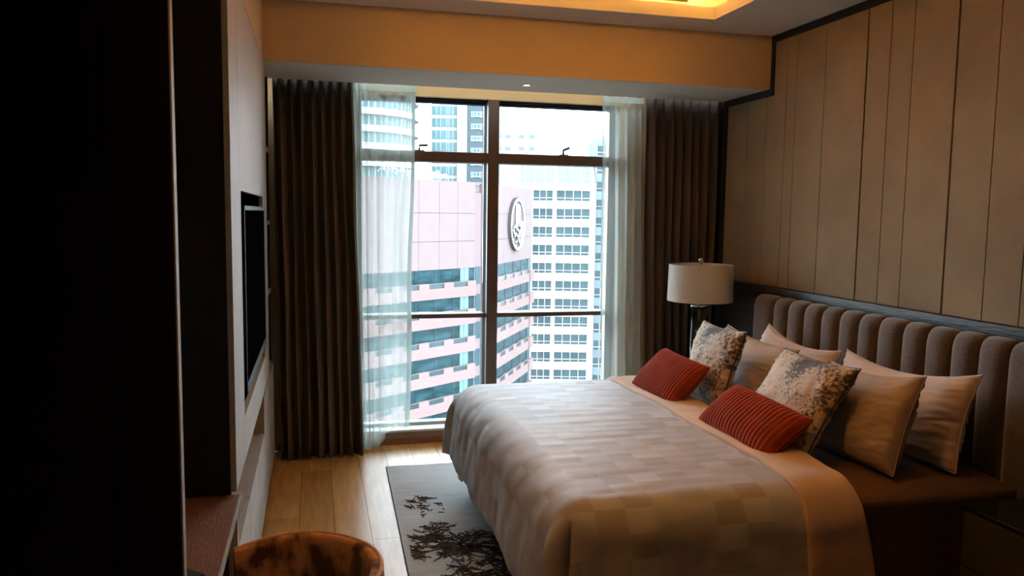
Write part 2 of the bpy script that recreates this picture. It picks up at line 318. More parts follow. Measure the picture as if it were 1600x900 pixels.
for i, b in enumerate([(X0+.02, X1-.02, Y1+.09, Y1+.105, 2.983, 2.995), (X0+.02, X1-.02, Y0-.105, Y0-.09, 2.983, 2.995), (X0-.105, X0-.09, Y0, Y1, 2.983, 2.995), (X1+.09, X1+.105, Y0, Y1, 2.983, 2.995)]):
    tag(box('cove_light_strip', M['led'], b), ['warm light strip hidden in the ceiling cove nearest the window', 'warm light strip in the ceiling cove farthest from the window', 'warm light strip in the ceiling cove on the cabinet side', 'warm light strip in the ceiling cove above the headboard side'][i], 'light', 'cove light strips')
vent = empty('air_vent', (1.7, Y1+.17, 3.02), 0, 'long slotted air vent inside the glowing ceiling cove', 'vent')
box('vent_frame', M['vent'], [(-.62, .62, 0, .012, .075, .085), (-.62, .62, 0, .012, 0, .01), (-.62, -.6, 0, .012, 0, .085), (.6, .62, 0, .012, 0, .085)], vent)
for k in range(4): box('slat', M['dark_trim'] if k % 2 else M['vent'], (-.6, .6, -.004, .008, .016+k*.015, .022+k*.015), vent)

def downlight(x, y, z, label, power, size=75, lit=True, aim=None, r=.034):
    t = empty('downlight', (x, y, z), 0, label, 'light', 'recessed ceiling downlights')
    bm = bmesh.new(); lathe(bm, [(r*.72, .02), (r*.75, -.004), (r, -.005), (r*1.02, .0), (r*.9, .003)], cap=False, n=24); obj('trim_ring', bm, M['ring'], t, smooth=True)
    bm = bmesh.new(); lathe(bm, [(r*.74, .0), (r*.74, .006)], n=24); obj('bulb', bm, M['bulb'] if lit else M['ring'], t)
    if power:
        l = bpy.data.lights.new('downlight_beam', 'SPOT'); l.energy = power; l.color = WARM; l.spot_size = radians(size); l.spot_blend = .9; l.shadow_soft_size = .06
        o = bpy.data.objects.new('downlight_beam', l); C.objects.link(o); o.parent = t; o.location = (0, 0, -.02)
        if aim:
            d = Vector(aim) - Vector((x, y, z)); o.rotation_euler = d.to_track_quat('-Z', 'Y').to_euler()
downlight(1.387, 5.193, ZS, 'small lit downlight in the soffit above the window', 4, 70)
downlight(2.69, 3.90, ZC, 'unlit downlight in the ceiling beside the dark wall trim', 0, lit=False)
downlight(.04, 2.55, ZC, 'warm downlight between ceiling cove and television cabinet', SPOT_W*.5, 58, aim=(1.75, 2.85, .6))
downlight(.06, 1.55, ZC, 'warm downlight in the ceiling above the desk', SPOT_W*.5, 64)

# ------------------------------------------------------------------ exterior
def facade(name, O, hdg, label, cat='building', group='buildings outside the window'):
    return empty(name, (O[0], O[1], 0), pi/2 - radians(hdg), label, cat, group)
gnd = tag(box('city_ground', M['ground'], (-300, 500, 20, 800, -72, -70)), kind='structure')
PO = (20.553, 95.275)
pk = facade('pink_office_building', PO, 55, 'pink clad office tower with round emblem and teal window bands', group=None)
relB = radians(25)      # second facade turns 25 degrees away from the first
dB = (cos(relB), sin(relB))
foot = [(-26, .35), (0.0, .35), (dB[0]*23 - sin(relB)*.35, dB[1]*23 + cos(relB)*.35), (dB[0]*23-14, dB[1]*23+20), (-26, 20)]
bm = bmesh.new(); prism(bm, foot, -70, 5.2); obj('tower_body', bm, M['pink_joint'], pk)
rows = [(-4.85, -1.62), (-1.58, 1.68), (1.72, 5.3)]
def lB(name, m, b, parent=pk):
    o = box(name, m, b, parent); o.rotation_euler = (0, 0, relB); return o
# facade A upper cladding
colsA = [-26, -23, -20, -17, -14, -11.2, -8.0, -5.0, -2.0]
for a, b in zip(colsA, colsA[1:]):
    for z0, z1 in rows: box('cladding_panel', M['pink'], (a+.02, b-.02, 0, .36, z0, z1), pk)
for z0, z1 in rows: box('cladding_panel', M['pink'], (-.85, 0, 0, .36, z0, z1), pk)
box('recess_strip', M['pink_dark'], (-1.98, -.87, .06, .40, -70, 4.2), pk)
colsB = [0, 3.8, 7.6, 11.4, 15.2, 19.0, 22.6]
for a, b in zip(colsB, colsB[1:]):
    for z0, z1 in rows: lB('cladding_panel', M['pink'], (a+.02, b-.02, 0, .36, z0, z1))
FH = 3.4
for k in range(9):
    zt = -4.87 - k*FH; zg = zt - 1.55; zb = zt - FH
    # windows A / B
    wa = box('window_band', M['teal'], (-26, -2.0, .12, .34, zg-.7, zt), pk); [box('mullion', M['bal'], (x, x+.07, .06, .12, zg, zt), wa) for x in (-23.5, -20.5, -17.5, -14.5, -11.6, -8.6, -5.6, -3.8)]
    wb_ = lB('window_band', M['teal'], (1.0, 20.6, .12, .34, zg-.7, zt)); [box('mullion', M['bal'], (x, x+.07, .06, .12, zg, zt), wb_) for x in (4.8, 8.8, 12.8, 16.8)]
    box('bright_pane', M['roofglass'], (-4.4, -3.0, .07, .13, zg-.4, zt), pk)
    # spandrels: low strip plus merlons between the notches
    def spandrel(s0, s1, notches, L):
        bm = bmesh.new(); bx(bm, s0, s1, -.25, .3, zb+.0, zg-.62); x = s0
        for n0 in notches:
            if n0 > x: bx(bm, x, n0, -.25, .3, zg-.62, zg)
            x = n0 + 2.4
        bx(bm, x, s1, -.25, .3, zg-.62, zg)
        o = obj('spandrel', bm, M['pink2'], pk)
        if L: o.rotation_euler = (0, 0, relB)
        for n0 in notches:
            q = box('balcony_glass', M['bal'], (n0+.02, n0+2.38, -.12, -.06, zg-.62, zg-.08), pk)
            r_ = box('balcony_rail', M['pink_dark'], (n0, n0+2.4, -.16, -.02, zg-.08, zg-.02), pk)
            if L: q.rotation_euler = r_.rotation_euler = (0, 0, relB)
    spandrel(-26, -2.0, [-25.55, -21.6, -17.65, -13.7, -9.75, -5.8], False)
    spandrel(-.85, 20.6, [1.9, 5.9, 9.9, 13.9, 17.9], True) if False else spandrel(0.0, 20.6, [1.9, 5.9, 9.9, 13.9, 17.9], True)
    box('spandrel', M['pink2'], (-.85, .0, -.02, .3, zb, zt), pk)
    box('slot_window', M['teal2'], (-1.85, -1.0, .0, .07, zt-2.0, zt+.1), pk)
    lB('corner_window', M['teal2'], (20.6, 22.3, .05, .34, zg-.2, zt)); lB('spandrel', M['pink2'], (20.6, 22.9, -.4, .34, zb, zg-.2))
# roof emblem: white disc ring, letter and scroll work
em = empty('emblem', (0, 0, 0), 0, parent=pk); em.rotation_euler = (0, 0, relB)
EMX, EMZ, ER = 13.1, .28, 3.55
def disc(bm, r0, r1, y0, y1, n=48):
    for i in range(n):
        a, b = 2*pi*i/n, 2*pi*(i+1)/n
        v = [bm.verts.new((EMX+r*cos(t), y, EMZ+r*sin(t))) for y in (y0, y1) for r, t in ((r0, a), (r1, a), (r1, b), (r0, b))]
        for f in ((0,1,2,3),(4,5,6,7),(0,1,5,4),(1,2,6,5),(2,3,7,6),(3,0,4,7)): bm.faces.new([v[j] for j in f])
    return bm
obj('emblem_back', disc(bmesh.new(), .01, ER, -.30, -.02), M['emb_face'], em)
obj('emblem_inner_line', disc(bmesh.new(), ER-.44, ER-.34, -.36, -.28), M['emb_shade'], em)
obj('emblem_ring', disc(bmesh.new(), ER-.34, ER+.05, -.50, -.02), M['white_b'], em)
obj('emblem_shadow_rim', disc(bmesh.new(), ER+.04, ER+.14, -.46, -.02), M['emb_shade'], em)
tx = bpy.data.curves.new('emblem_letter', 'FONT'); tx.body = 'R'; tx.size = 4.3; tx.extrude = .10; tx.offset = .10; tx.align_x = 'CENTER'
ot = bpy.data.objects.new('emblem_letter', tx); C.objects.link(ot); ot.parent = em; ot.location = (EMX-.1, -.5, EMZ-.25); ot.rotation_euler = (pi/2, 0, 0); tx.materials.append(M['white_b'])
tx2 = bpy.data.curves.new('emblem_letter_shade', 'FONT'); tx2.body = 'R'; tx2.size = 4.3; tx2.extrude = .08; tx2.offset = .15; tx2.align_x = 'CENTER'
ot2 = bpy.data.objects.new('emblem_letter_shade', tx2); C.objects.link(ot2); ot2.parent = em; ot2.location = (EMX+.16, -.40, EMZ-.36); ot2.rotation_euler = (pi/2, 0, 0); tx2.materials.append(M['emb_shade'])  # dark offset copy, a painted shadow behind the letter
def to_mesh(o):
    bpy.context.view_layer.update(); me = bpy.data.meshes.new_from_object(o.evaluated_get(bpy.context.evaluated_depsgraph_get())); n = o.name; loc, rot, par, cu = o.location.copy(), o.rotation_euler.copy(), o.parent, o.data
    bpy.data.objects.remove(o); bpy.data.curves.remove(cu); q = bpy.data.objects.new(n, me); C.objects.link(q); q.location = loc; q.rotation_euler = rot; q.parent = par
to_mesh(ot); to_mesh(ot2)
bm = bmesh.new(); bmd = bmesh.new()
rr = random.Random(4)
lobe = [[(-2.3, -.5), (-1.6, -.2), (-1.0, -.8), (-1.5, -1.5), (-2.2, -1.3), (-2.5, -.7)], [(-1.9, -1.8), (-1.2, -1.4), (-.5, -1.9), (-.8, -2.6), (-1.5, -2.6)],
        [(-.4, -.8), (.3, -1.2), (0, -2.0), (.5, -2.8)], [(2.5, .1), (1.9, -.4), (2.2, -.9), (1.6, -1.3), (1.9, -1.8), (1.2, -2.1), (1.4, -2.6), (.7, -2.9)], [(2.0, .4), (1.5, -.3), (1.0, -1.0), (1.1, -1.9)]]
for L in lobe:
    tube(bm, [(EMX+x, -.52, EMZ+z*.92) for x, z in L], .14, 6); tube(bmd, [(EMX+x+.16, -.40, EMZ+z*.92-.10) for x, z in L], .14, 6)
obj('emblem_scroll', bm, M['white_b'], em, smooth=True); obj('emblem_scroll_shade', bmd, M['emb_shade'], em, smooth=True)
rl = box('roof_parapet', M['pink2'], [(-26, 0, .0, .5, 5.3, 5.45)], pk); lB('roof_parapet', M['pink2'], (0, 22.9, 0, .5, 5.3, 5.45))
for i, (s, hgt) in enumerate(((-13.2, 1.6), (-10.9, 2.0), (-9.9, 1.3), (-6.2, 1.2), (-5.2, .9))):
    bm = bmesh.new(); r2 = random.Random(i)
    tube(bm, [(s, 3, 5.2), (s, 3, 5.2+hgt*.8)], .06, 5)
    for q in range(14):
        a = r2.random()*6.28; l = .5+r2.random()*.5; z = 5.3+hgt*(.5+.5*r2.random())
        tube(bm, [(s, 3, z), (s+cos(a)*l, 3+sin(a)*l, z+.25), (s+cos(a)*l*1.4, 3+sin(a)*l*1.4, z-.15)], .05, 4)
    obj('roof_plant', bm, M['white_b'], pk)  # white colour stands in for overexposed leaves

# white office block with ribbon windows
CO = (44.676, 139.238)
wo = facade('white_office_building', CO, 104.1, 'white office block with rows of four pane windows and slanted glass roof', group=None)
bm = bmesh.new(); bx(bm, -12, 5.7, .25, 18, -70, 7.0); obj('tower_body', bm, M['spand_b'], wo)
FC = 3.34
pier = [(-12, -5.75), (-2.1, -1.45), (4.75, 5.75)]
for a, b in pier: box('pier', M['white_b'], (a, b, -.15, .3, -70, 7.0), wo)
pane4 = None
for k in range(12):
    zt = 6.12 - k*FC
    box('spandrel', M['white_b'], (-12, 5.75, -.12, .28, zt-FC, zt-1.88), wo)
    for s0, n, wdt in ((-5.75, 3, 1.216), (-1.45, 4, 1.55)):
        w = box('window', M['white_b'], [(s0+i*wdt-.05, s0+i*wdt+.05, -.02, .15, zt-1.88, zt) for i in range(n+1)] + [(s0, s0+n*wdt, -.02, .15, zt-1.42, zt-1.32)], wo)
        for i in range(n): box('pane', M['win_b'], (s0+i*wdt+.05, s0+(i+1)*wdt-.05, .10, .16, zt-1.88, zt), w)
box('spandrel', M['white_b'], (-12, 5.75, -.12, .28, 6.12, 7.0), wo)
# slanted glazed roof
def slant(name, m, s0, s1, t0, t1, lift, par):
    bm = bmesh.new(); z0, z1, y1 = 7.0, 11.2, 4.5
    P4 = [(s0, lerp(0, y1, t0)-lift, z0+(z1-z0)*t0), (s1, lerp(0, y1, t0)-lift, z0+(z1-z0)*t0), (s1, lerp(0, y1, t1)-lift, z0+(z1-z0)*t1), (s0, lerp(0, y1, t1)-lift, z0+(z1-z0)*t1)]
    a = [bm.verts.new(p) for p in P4]; b = [bm.verts.new((p[0], p[1]+.25, p[2]-.1)) for p in P4]
    bm.faces.new(a); bm.faces.new(b[::-1])
    for i in range(4): bm.faces.new((a[i], b[i], b[(i+1) % 4], a[(i+1) % 4]))
    return obj(name, bm, m, par)
def lerp(a, b, t): return a+(b-a)*t
rf = slant('glass_roof', M['roofglass'], -8.8, 5.2, 0, 1, 0, wo)
for s in (-8.9, -1.9, 4.9): slant('rib', M['white_b'], s, s+.75, 0, 1, .18, rf)
for s in (-7.2, -5.4, -3.7, -.2, 1.5, 3.2): slant('rib', M['white_b'], s, s+.16, 0, 1, .12, rf)
for t in (.33, .66): slant('rib', M['white_b'], -8.8, 5.2, t, t+.012, .1, rf)
box('roof_railing', M['white_b'], [(x, x+.3, -.35, -.1, 7.0, 7.35) for x in [-10+1.3*i for i in range(12)]] + [(-11, 5.9, -.3, -.15, 7.2, 7.3)], wo)
box('upper_block', M['white_b'], (-12, 5.2, 4.6, 14, 6.9, 11.2), wo)
# wing to the right
wing = [(-70, 9.0)]
box('wing_body', M['spand_b'], (5.8, 16, 3.0, 16, -70, 16.0), wo)
for k in range(15):
    zt = 14.6 - k*FC
    box('spandrel', M['pale_grey'] if k % 2 else M['spand_b'], (5.8, 16, 2.8, 3.05, zt-FC, zt-1.8), wo)
    w = box('window', M['white_b'], [(6.1+i*1.25-.06, 6.1+i*1.25+.06, 2.75, 3.0, zt-1.8, zt) for i in range(8)] + [(6.1, 15.0, 2.75, 3.0, zt-1.3, zt-1.2)], wo)
    box('pane', M['win_b'], (6.1, 15, 2.9, 3.02, zt-1.8, zt), w)

# blue-grey tower with framed windows
TO = (42.956, 216.915)
tw = facade('blue_grey_tower', TO, 104.1, 'blue grey residential tower with white framed windows beside a white slab', group=None)
box('tower_body', M['tower_blue'], (-1.84, 7.0, 0, 14, -70, 42), tw)
box('white_slab', M['white_b'], (-4.5, -1.84, -1.0, 14, -70, 42), tw)
for k in range(10):
    z = 36.3 - k*3.3
    w = box('window', M['white_b'], [(-.75, -.05, -.25, 0, z-.15, z), (-.75, -.6, -.25, 0, z-1.6, z), (-.2, -.05, -.25, 0, z-1.6, z), (-.75, -.05, -.25, 0, z-1.6, z-1.45),
        (1.75, 2.4, -.25, 0, z-.15, z), (1.75, 1.9, -.25, 0, z-1.6, z), (2.25, 2.4, -.25, 0, z-1.6, z), (1.75, 2.4, -.25, 0, z-1.6, z-1.45), (-.05, 1.75, -.25, 0, z-1.45, z-1.25), (.78, .9, -.25, 0, z-1.3, z-.1), (-.05, 1.75, -.25, 0, z-.25, z-.1)], tw)
    box('pane', M['curt_glass'], (-.7, 2.35, -.05, .02, z-1.5, z), w)
# pale glass curtain wall block
gt = facade('glass_curtain_block', (TO[0]-7.2*.97, TO[1]+7.2*.243), 104.1, 'pale aqua glass tower seen beyond the pink rooftop', group=None)
box('tower_body', M['white_b'], (-4.5, 2.55, .3, 12, -70, 44), gt)
for k in range(13):
    z = 41 - k*3.3
    w = box('window_band', M['curt_glass'], (-4.4, 2.4, 0, .4, z-2.3, z), gt)
    [box('mullion', M['white_b'], (x, x+.12, -.08, .05, z-2.3, z), w) for x in (-3.2, -2.0, -.3, .3, 1.4)]
# curved tower with balcony bands
cc = (-5.0, 205.0)
ct = empty('curved_tower', (cc[0]+14.5, cc[1], 0), 0, 'curved glass tower with white balcony bands behind the left sheer curtain', 'building')
bm = bmesh.new(); lathe(bm, [(15.5, -70), (15.5, 45)], n=64); obj('tower_body', bm, M['curt_glass'], ct, smooth=False)
for k in range(14):
    z = 42 - k*4.0
    bm = bmesh.new(); lathe(bm, [(15.6, z-1.5), (16.6, z-1.5), (16.6, z), (15.6, z)], n=64, cap=False); obj('balcony_band', bm, M['white_b'], ct)
bm = bmesh.new()
for i in range(64):
    a = 2*pi*i/64; x, y = 15.6*cos(a), 15.6*sin(a); tube(bm, [(x, y, -40), (x, y, 45)], .11, 4)
obj('glazing_bar', bm, M['white_b'], ct)
# green glass block and white tower behind the white office
WO = (70.042, 233.498)
gg = facade('green_glass_block', WO, 104.1, 'low green glass block between emblem wall and white office roof', group=None)
box('tower_body', M['curt_glass'], (-19, -8.6, 0, 10, -70, 19), gg)
box('glazing_bar', M['white_b'], [(x, x+.12, -.15, 0, 5, 19) for x in [-18+i*1.15 for i in range(9)]] + [(-19, -8.6, -.15, 0, z, z+.12) for z in (7, 8.6, 10.2, 11.8, 13.4, 15, 16.6, 18.2)], gg)
wt = facade('white_tower', (WO[0]+9, WO[1]+35), 104.1, 'tall white tower fading into the bright sky above the office roof', group=None)
box('tower_body', M['white_b'], (-20, 34, 0, 20, -70, 33), wt)
bm = bmesh.new(); lathe(bm, [(8, 20), (8.6, 24), (9.2, 29), (9.5, 33), (8, 37), (4.5, 39.5)], cx=-24, cy=8, n=40); obj('curved_crown', bm, M['pale_grey'], wt, smooth=True)
for z in (28.2, 24.0, 19.8): 
    for s in (-17.6, -14.4, -9.6, -6.0): box('window', M['pale_grey'], (s, s+2.0, -.2, .1, z, z+1.2), wt)

# ------------------------------------------------------------------ curtains
def curtain(name, x0t, x1t, x0b, x1b, yc, z0, z1, n, amp, m, label, cat, seed, nu=150, nv=40, solid=0., grp=None, z0fn=None, yfn=None, warp=1.0, wob=.014):
    ph = [random.Random(seed+i).uniform(-.35, .35) for i in range(n+2)]
    def fn(u, v):
        z = z1 + ((z0fn(u) if z0fn else z0) - z1)*v
        k = n*(u**warp); i = int(k); f = k - i; p = ph[i]*(1-f) + ph[min(i+1, n+1)]*f
        a = amp*(.55 + .45*min(1, v*3)) * (1 + .35*nz(u*6+seed, v*1.2))
        w = sin(2*pi*(k) + p*2.2 + .5*nz(u*3, v*2.2, seed))
        w = math.copysign(abs(w)**.8, w)
        x = (x0t + (x1t-x0t)*u)*(1-v) + (x0b + (x1b-x0b)*u)*v
        x += wob*sin(4*pi*k + p)*(.3+v) + .012*nz(u*7, v*3, seed+9)
        y = yc + a*w + .015*nz(u*4, v*2, seed+5) + (yfn(u, v) if yfn else 0)
        return (x, y, z)
    t = empty(name, ((x0b+x1b)/2, yc, 0), 0, label, cat, grp)
    o = grid_mesh('curtain_cloth', nu, nv, fn, m, t, solid=solid); o.matrix_parent_inverse = Matrix.Translation(-Vector(t.location))
    return t, fn
dl, _ = curtain('drape', -.262, .252, -.235, .318, 5.50, .012, 2.70, 8, .050, M['drape'], 'dark brown floor length drape at the left end of the window', 'curtain', 3, solid=.003, grp='dark blackout drapes', yfn=lambda u, v: -.02*v)
dr, _ = curtain('drape', 2.395, 2.985, 2.44, 2.99, 5.525, .012, 2.70, 8, .045, M['drape'], 'dark brown drape at the right end of the window behind the lamp', 'curtain', 11, solid=.003, grp='dark blackout drapes')
sl, fs = curtain('sheer_curtain', .255, .70, .30, .66, 5.60, .012, 2.70, 5, .030, M['sheer'], 'pale translucent sheer curtain gathered at the left of the window', 'curtain', 21, nu=200, warp=.62, wob=.008, grp='sheer voile curtains', z0fn=lambda u: .015 if u < .40 else (.015 + (u-.40)/.2*.11 if u < .6 else .13 + (u-.6)*.02), yfn=lambda u, v: (.07*v*max(0, min(1, (u-.35)*4))) - .03*(u < .3))
sr, fs2 = curtain('sheer_curtain', 2.078, 2.40, 2.13, 2.46, 5.615, .012, 2.70, 4, .026, M['sheer'], 'pale translucent sheer curtain gathered at the right of the window', 'curtain', 33, nu=180, warp=1.4, wob=.008, grp='sheer voile curtains')
def hem(t, f, u0, u1):
    def g(a, b):
        p = f(u0+(u1-u0)*a, b); return (p[0], p[1]-.003, p[2])
    o = grid_mesh('side_hem', 4, 40, g, M['sheer_hem'], t); o.matrix_parent_inverse = Matrix.Translation(-Vector(t.location))
hem(sl, fs, .93, 1.0); hem(sr, fs2, 0, .03)
for t, a, b in ((sl, .255, .70), (sr, 2.078, 2.40)):
    o = box('header_tape', M['sheer_hem'], (a, b, 5.565, 5.572, 2.53, 2.57), t); o.matrix_parent_inverse = Matrix.Translation(-Vector(t.location))
for x0, x1, y, lab in ((-.27, .9, 5.50, 'left drape'), (1.9, 2.98, 5.50, 'right drape')): pass
tag(box('curtain_track', M['plaster'], [(-.27, 2.98, 5.49, 5.51, 2.70, 2.72), (-.27, 2.98, 5.60, 5.62, 2.70, 2.72)]), 'white double curtain track recessed above the window', 'track')

# ------------------------------------------------------------------ left hand joinery
nw = empty('wardrobe', (-.58, .9, 0), 0, 'very dark tall wardrobe in the left foreground', 'wardrobe')
def pp(name, m, b, par, bev=0.):
    o = box(name, m, b, None, bev=bev); o.parent = par; T = Vector((0, 0, 0)) if par.parent else Vector(par.location)
    o.matrix_parent_inverse = Matrix.Translation(-T); return o
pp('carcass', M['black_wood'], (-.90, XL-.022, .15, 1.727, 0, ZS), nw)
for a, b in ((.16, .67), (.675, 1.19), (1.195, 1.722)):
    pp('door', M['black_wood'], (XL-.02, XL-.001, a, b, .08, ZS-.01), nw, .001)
pp('end_panel', M['tv_wood'], (-.90, XL+.001, 1.729, 1.762, 0, ZS), nw)
# tall television unit
tvu = empty('television_cabinet', (-.58, 3.9, 0), 0, 'tall pale veneered cabinet framing the television niche', 'cabinet')
D0, D1 = XL-.60, XL
pp('side_panel', M['dark_wood'], (D0, XL-.0205, 2.868, 2.89, .706, ZS), tvu)
pp('back_panel', M['black_wood'], (D0, D0+.02, 2.89, 4.96, .706, ZS), tvu)
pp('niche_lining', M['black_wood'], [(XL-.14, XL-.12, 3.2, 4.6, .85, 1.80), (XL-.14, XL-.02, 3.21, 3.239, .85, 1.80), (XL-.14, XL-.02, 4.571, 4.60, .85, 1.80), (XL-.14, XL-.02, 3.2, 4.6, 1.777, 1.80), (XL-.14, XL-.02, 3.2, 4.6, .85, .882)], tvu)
pp('front_panel', M['tv_wood'], (XL-.02, XL, 2.868, 3.197, .706, ZS), tvu, .001)
pp('front_panel', M['tv_wood'], [(XL-.02, XL, 3.201, 3.24, .706, ZS), (XL-.02, XL, 4.57, 4.955, .706, ZS), (XL-.02, XL, 3.24, 4.57, 1.777, ZS), (XL-.02, XL, 3.24, 4.57, .706, .883)], tvu)
pp('bottom_panel', M['dark_wood'], (D0, XL-.02, 2.868, 4.955, .690, .705), tvu)
pp('end_panel', M['dark_wood'], (D0, XL-.0205, 4.93, 4.955, .706, ZS), tvu)
tv = empty('television', (XL-.03, 3.9, .9), 0, 'black flat television mounted inside the cabinet niche', 'television')
pp('screen', M['tv'], (XL-.01, XL+.007, 3.305, 4.535, 1.00, 1.70), tv, .001)
pp('bezel', M['bezel'], [(XL-.035, XL+.009, 3.29, 3.306, .96, 1.72), (XL-.035, XL+.009, 4.534, 4.555, .96, 1.72), (XL-.035, XL+.009, 3.29, 4.555, 1.70, 1.72), (XL-.035, XL+.009, 3.29, 4.555, .96, 1.00)], tv, .002)
pp('wall_mount', M['black_metal'], (XL-.12, XL-.035, 3.75, 4.1, 1.2, 1.5), tv)
pp('back_cover', M['bezel'], (XL-.036, XL-.011, 3.3, 4.54, .97, 1.71), tv)
# open shelves between the television cabinet and the drape
sh = empty('open_shelving', (-.6, 5.15, .7), 0, 'open shelves tucked between television cabinet and left drape', 'shelf')
pp('back_panel', M['dark_wood'], (D0, D0+.02, 4.957, 5.42, .706, ZS), sh)
for z in (1.18, 1.625, 2.09): pp('shelf_board', M['tv_wood'], (D0+.02, XL-.01, 4.957, 5.42, z-.012, z+.012), sh, .001)
pp('end_panel', M['dark_wood'], (D0, XL-.01, 5.421, 5.44, .706, ZS), sh)
# low cabinet
lc = empty('low_cabinet', (-.58, 3.9, 0), 0, 'long low pale cabinet with open niche below the television', 'cabinet')
LT = .686
pp('carcass', M['tv_wood'], [(D0, XL-.20, 2.87, 5.44, .05, LT), (D0, XL-.02, 4.42, 5.44, .05, LT-.0), (D0, XL-.02, 2.87, 4.42, .05, .488), (D0, XL-.02, 2.87, 2.92, .488, LT)], lc)
pp('niche_back', M['black_wood'], (XL-.199, XL-.19, 2.92, 4.42, .492, .68), lc)
pp('plinth', M['dark_wood'], (D0, XL-.04, 2.87, 5.44, 0, .05), lc)
for a, b in ((2.90, 3.42), (3.424, 3.94), (3.944, 4.42)):
    d = pp('drawer', M['tv_wood'], (XL-.02, XL, a+.002, b-.002, .27, .485), lc, .001); pp('drawer', M['tv_wood'], (XL-.02, XL, a+.002, b-.002, .052, .266), lc, .001)
for a, b in ((4.424, 4.92), (4.924, 5.44)): pp('door', M['tv_wood'], (XL-.02, XL, a+.002, b-.002, .052, LT), lc, .001)
pp('niche_side', M['tv_wood'], (XL-.02, XL, 2.87, 2.898, .052, LT), lc)
for i, y in enumerate((3.55, 3.70)):
    tag(box('cable_plug', M['black_metal'], (XL-.12, XL-.07, y, y+.03, .489, .55), bev=.004), ['small black plug in the low cabinet niche', 'second small black plug in the cabinet niche nearer the window'][i], 'plug', 'plugs in the niche')
# desk
dk = empty('desk', (-.58, 2.3, 0), 0, 'reddish brown wooden desk top between wardrobe and television cabinet', 'desk')
pp('desk_top', M['desk_wood'], (-.90, XL+.012, 1.764, 2.866, .655, .697), dk, .002)
pp('edge_band', M['tv_wood'], (XL+.0125, XL+.015, 1.765, 2.865, .690, .697), dk)
pp('drawer', M['dark_wood'], (-.88, XL-.02, 2.30, 2.86, .54, .654), dk, .002)
pp('drawer_edge', M['steel'], (XL-.019, XL-.015, 2.30, 2.86, .560, .564), dk)
pp('side_support', M['dark_wood'], (-.90, XL-.03, 2.83, 2.866, 0, .54), dk); pp('back_panel', M['dark_wood'], (-.90, -.88, 1.765, 2.83, 0, .654), dk)
pp('wall_panel', M['dark_wood'], (-.898, -.88, 1.764, 2.866, .70, ZS), dk)
fo = empty('menu_folder', (-.395, 2.16, .698), radians(0), 'black leather folder lying on the desk beside cream paper', 'folder')
bm = bmesh.new(); prism(bm, [(.10, .04), (-.03, .16), (-.16, .02), (-.02, -.10)], 0, .012); obj('folder_cover', bm, M['leather'], fo, bev=.002)
bm = bmesh.new(); prism(bm, [(.093, .04), (-.03, .15), (-.15, .02), (-.02, -.093)], .0125, .016); obj('page_block', bm, M['leather'], fo)
pa = empty('paper_sheet', (-.41, 2.06, .698), 0, 'cream paper sheet at the wardrobe edge of the desk', 'paper')
bm = bmesh.new(); prism(bm, [(.02, .12), (-.1, .17), (-.14, -.1), (.04, -.1)], .018, .021); o = obj('sheet', bm, M['paper'], pa)
o2 = box('backing_board', M['leather'], (-.12, .02, -.09, .0, 0, .0175), pa)

# ------------------------------------------------------------------ chair
ch = empty('tub_chair', (-.085, 1.945, 0), 0, 'mottled orange brown velvet tub chair pulled up to the desk', 'chair')
def chair_shell(r, th, ztop, zbot, a0, a1, n=48):
    def fn(u, v):
        a = a0 + (a1-a0)*u
        # v runs round the closed cross-section
        t = v*2*pi; c, s = cos(t), sin(t)
        zz = zbot + (ztop-zbot)*(.5+.5*math.copysign(abs(s)**.35, s)); e = min(1., sin(pi*u)*4.0+.05)**.5
        hh = 1 - .04*(1-min(1, sin(pi*u)*1.8))
        zz = zbot + (zz-zbot)*hh
        rad = r + th/2*math.copysign(abs(c)**.5, c)*e + .015*(zz-zbot)/(ztop-zbot)
        return (rad*cos(a), rad*.98*sin(a), zz)
    return fn
fnc = chair_shell(.215, .045, .82, .34, radians(-125), radians(125))
grid_mesh('backrest', 60, 28, fnc, M['chair'], ch)
bm = bmesh.new(); pts = []
for i in range(61):
    u = i/60; a = radians(-123 + 246*u); hh = 1 - .04*(1-min(1, sin(pi*u)*1.8)); z = .34+.475*hh+.002; pts.append((.241*cos(a), .241*.98*sin(a), z))
tube(bm, pts, .006, 8); obj('piping', bm, M['chair_pipe'], ch, smooth=True)
bm = bmesh.new(); lathe(bm, [(.16, .33), (.185, .35), (.19, .40), (.18, .45), (.15, .47), (.0001, .475)], n=40); obj('seat', bm, M['chair'], ch, smooth=True)
for a in (45, 135, 225, 315):
    bm = bmesh.new(); x, y = .18*cos(radians(a)), .18*sin(radians(a)); tube(bm, [(x*1.2, y*1.2, 0), (x, y, .34)], .014, 10); obj('leg', bm, M['black_metal'], ch, smooth=True)

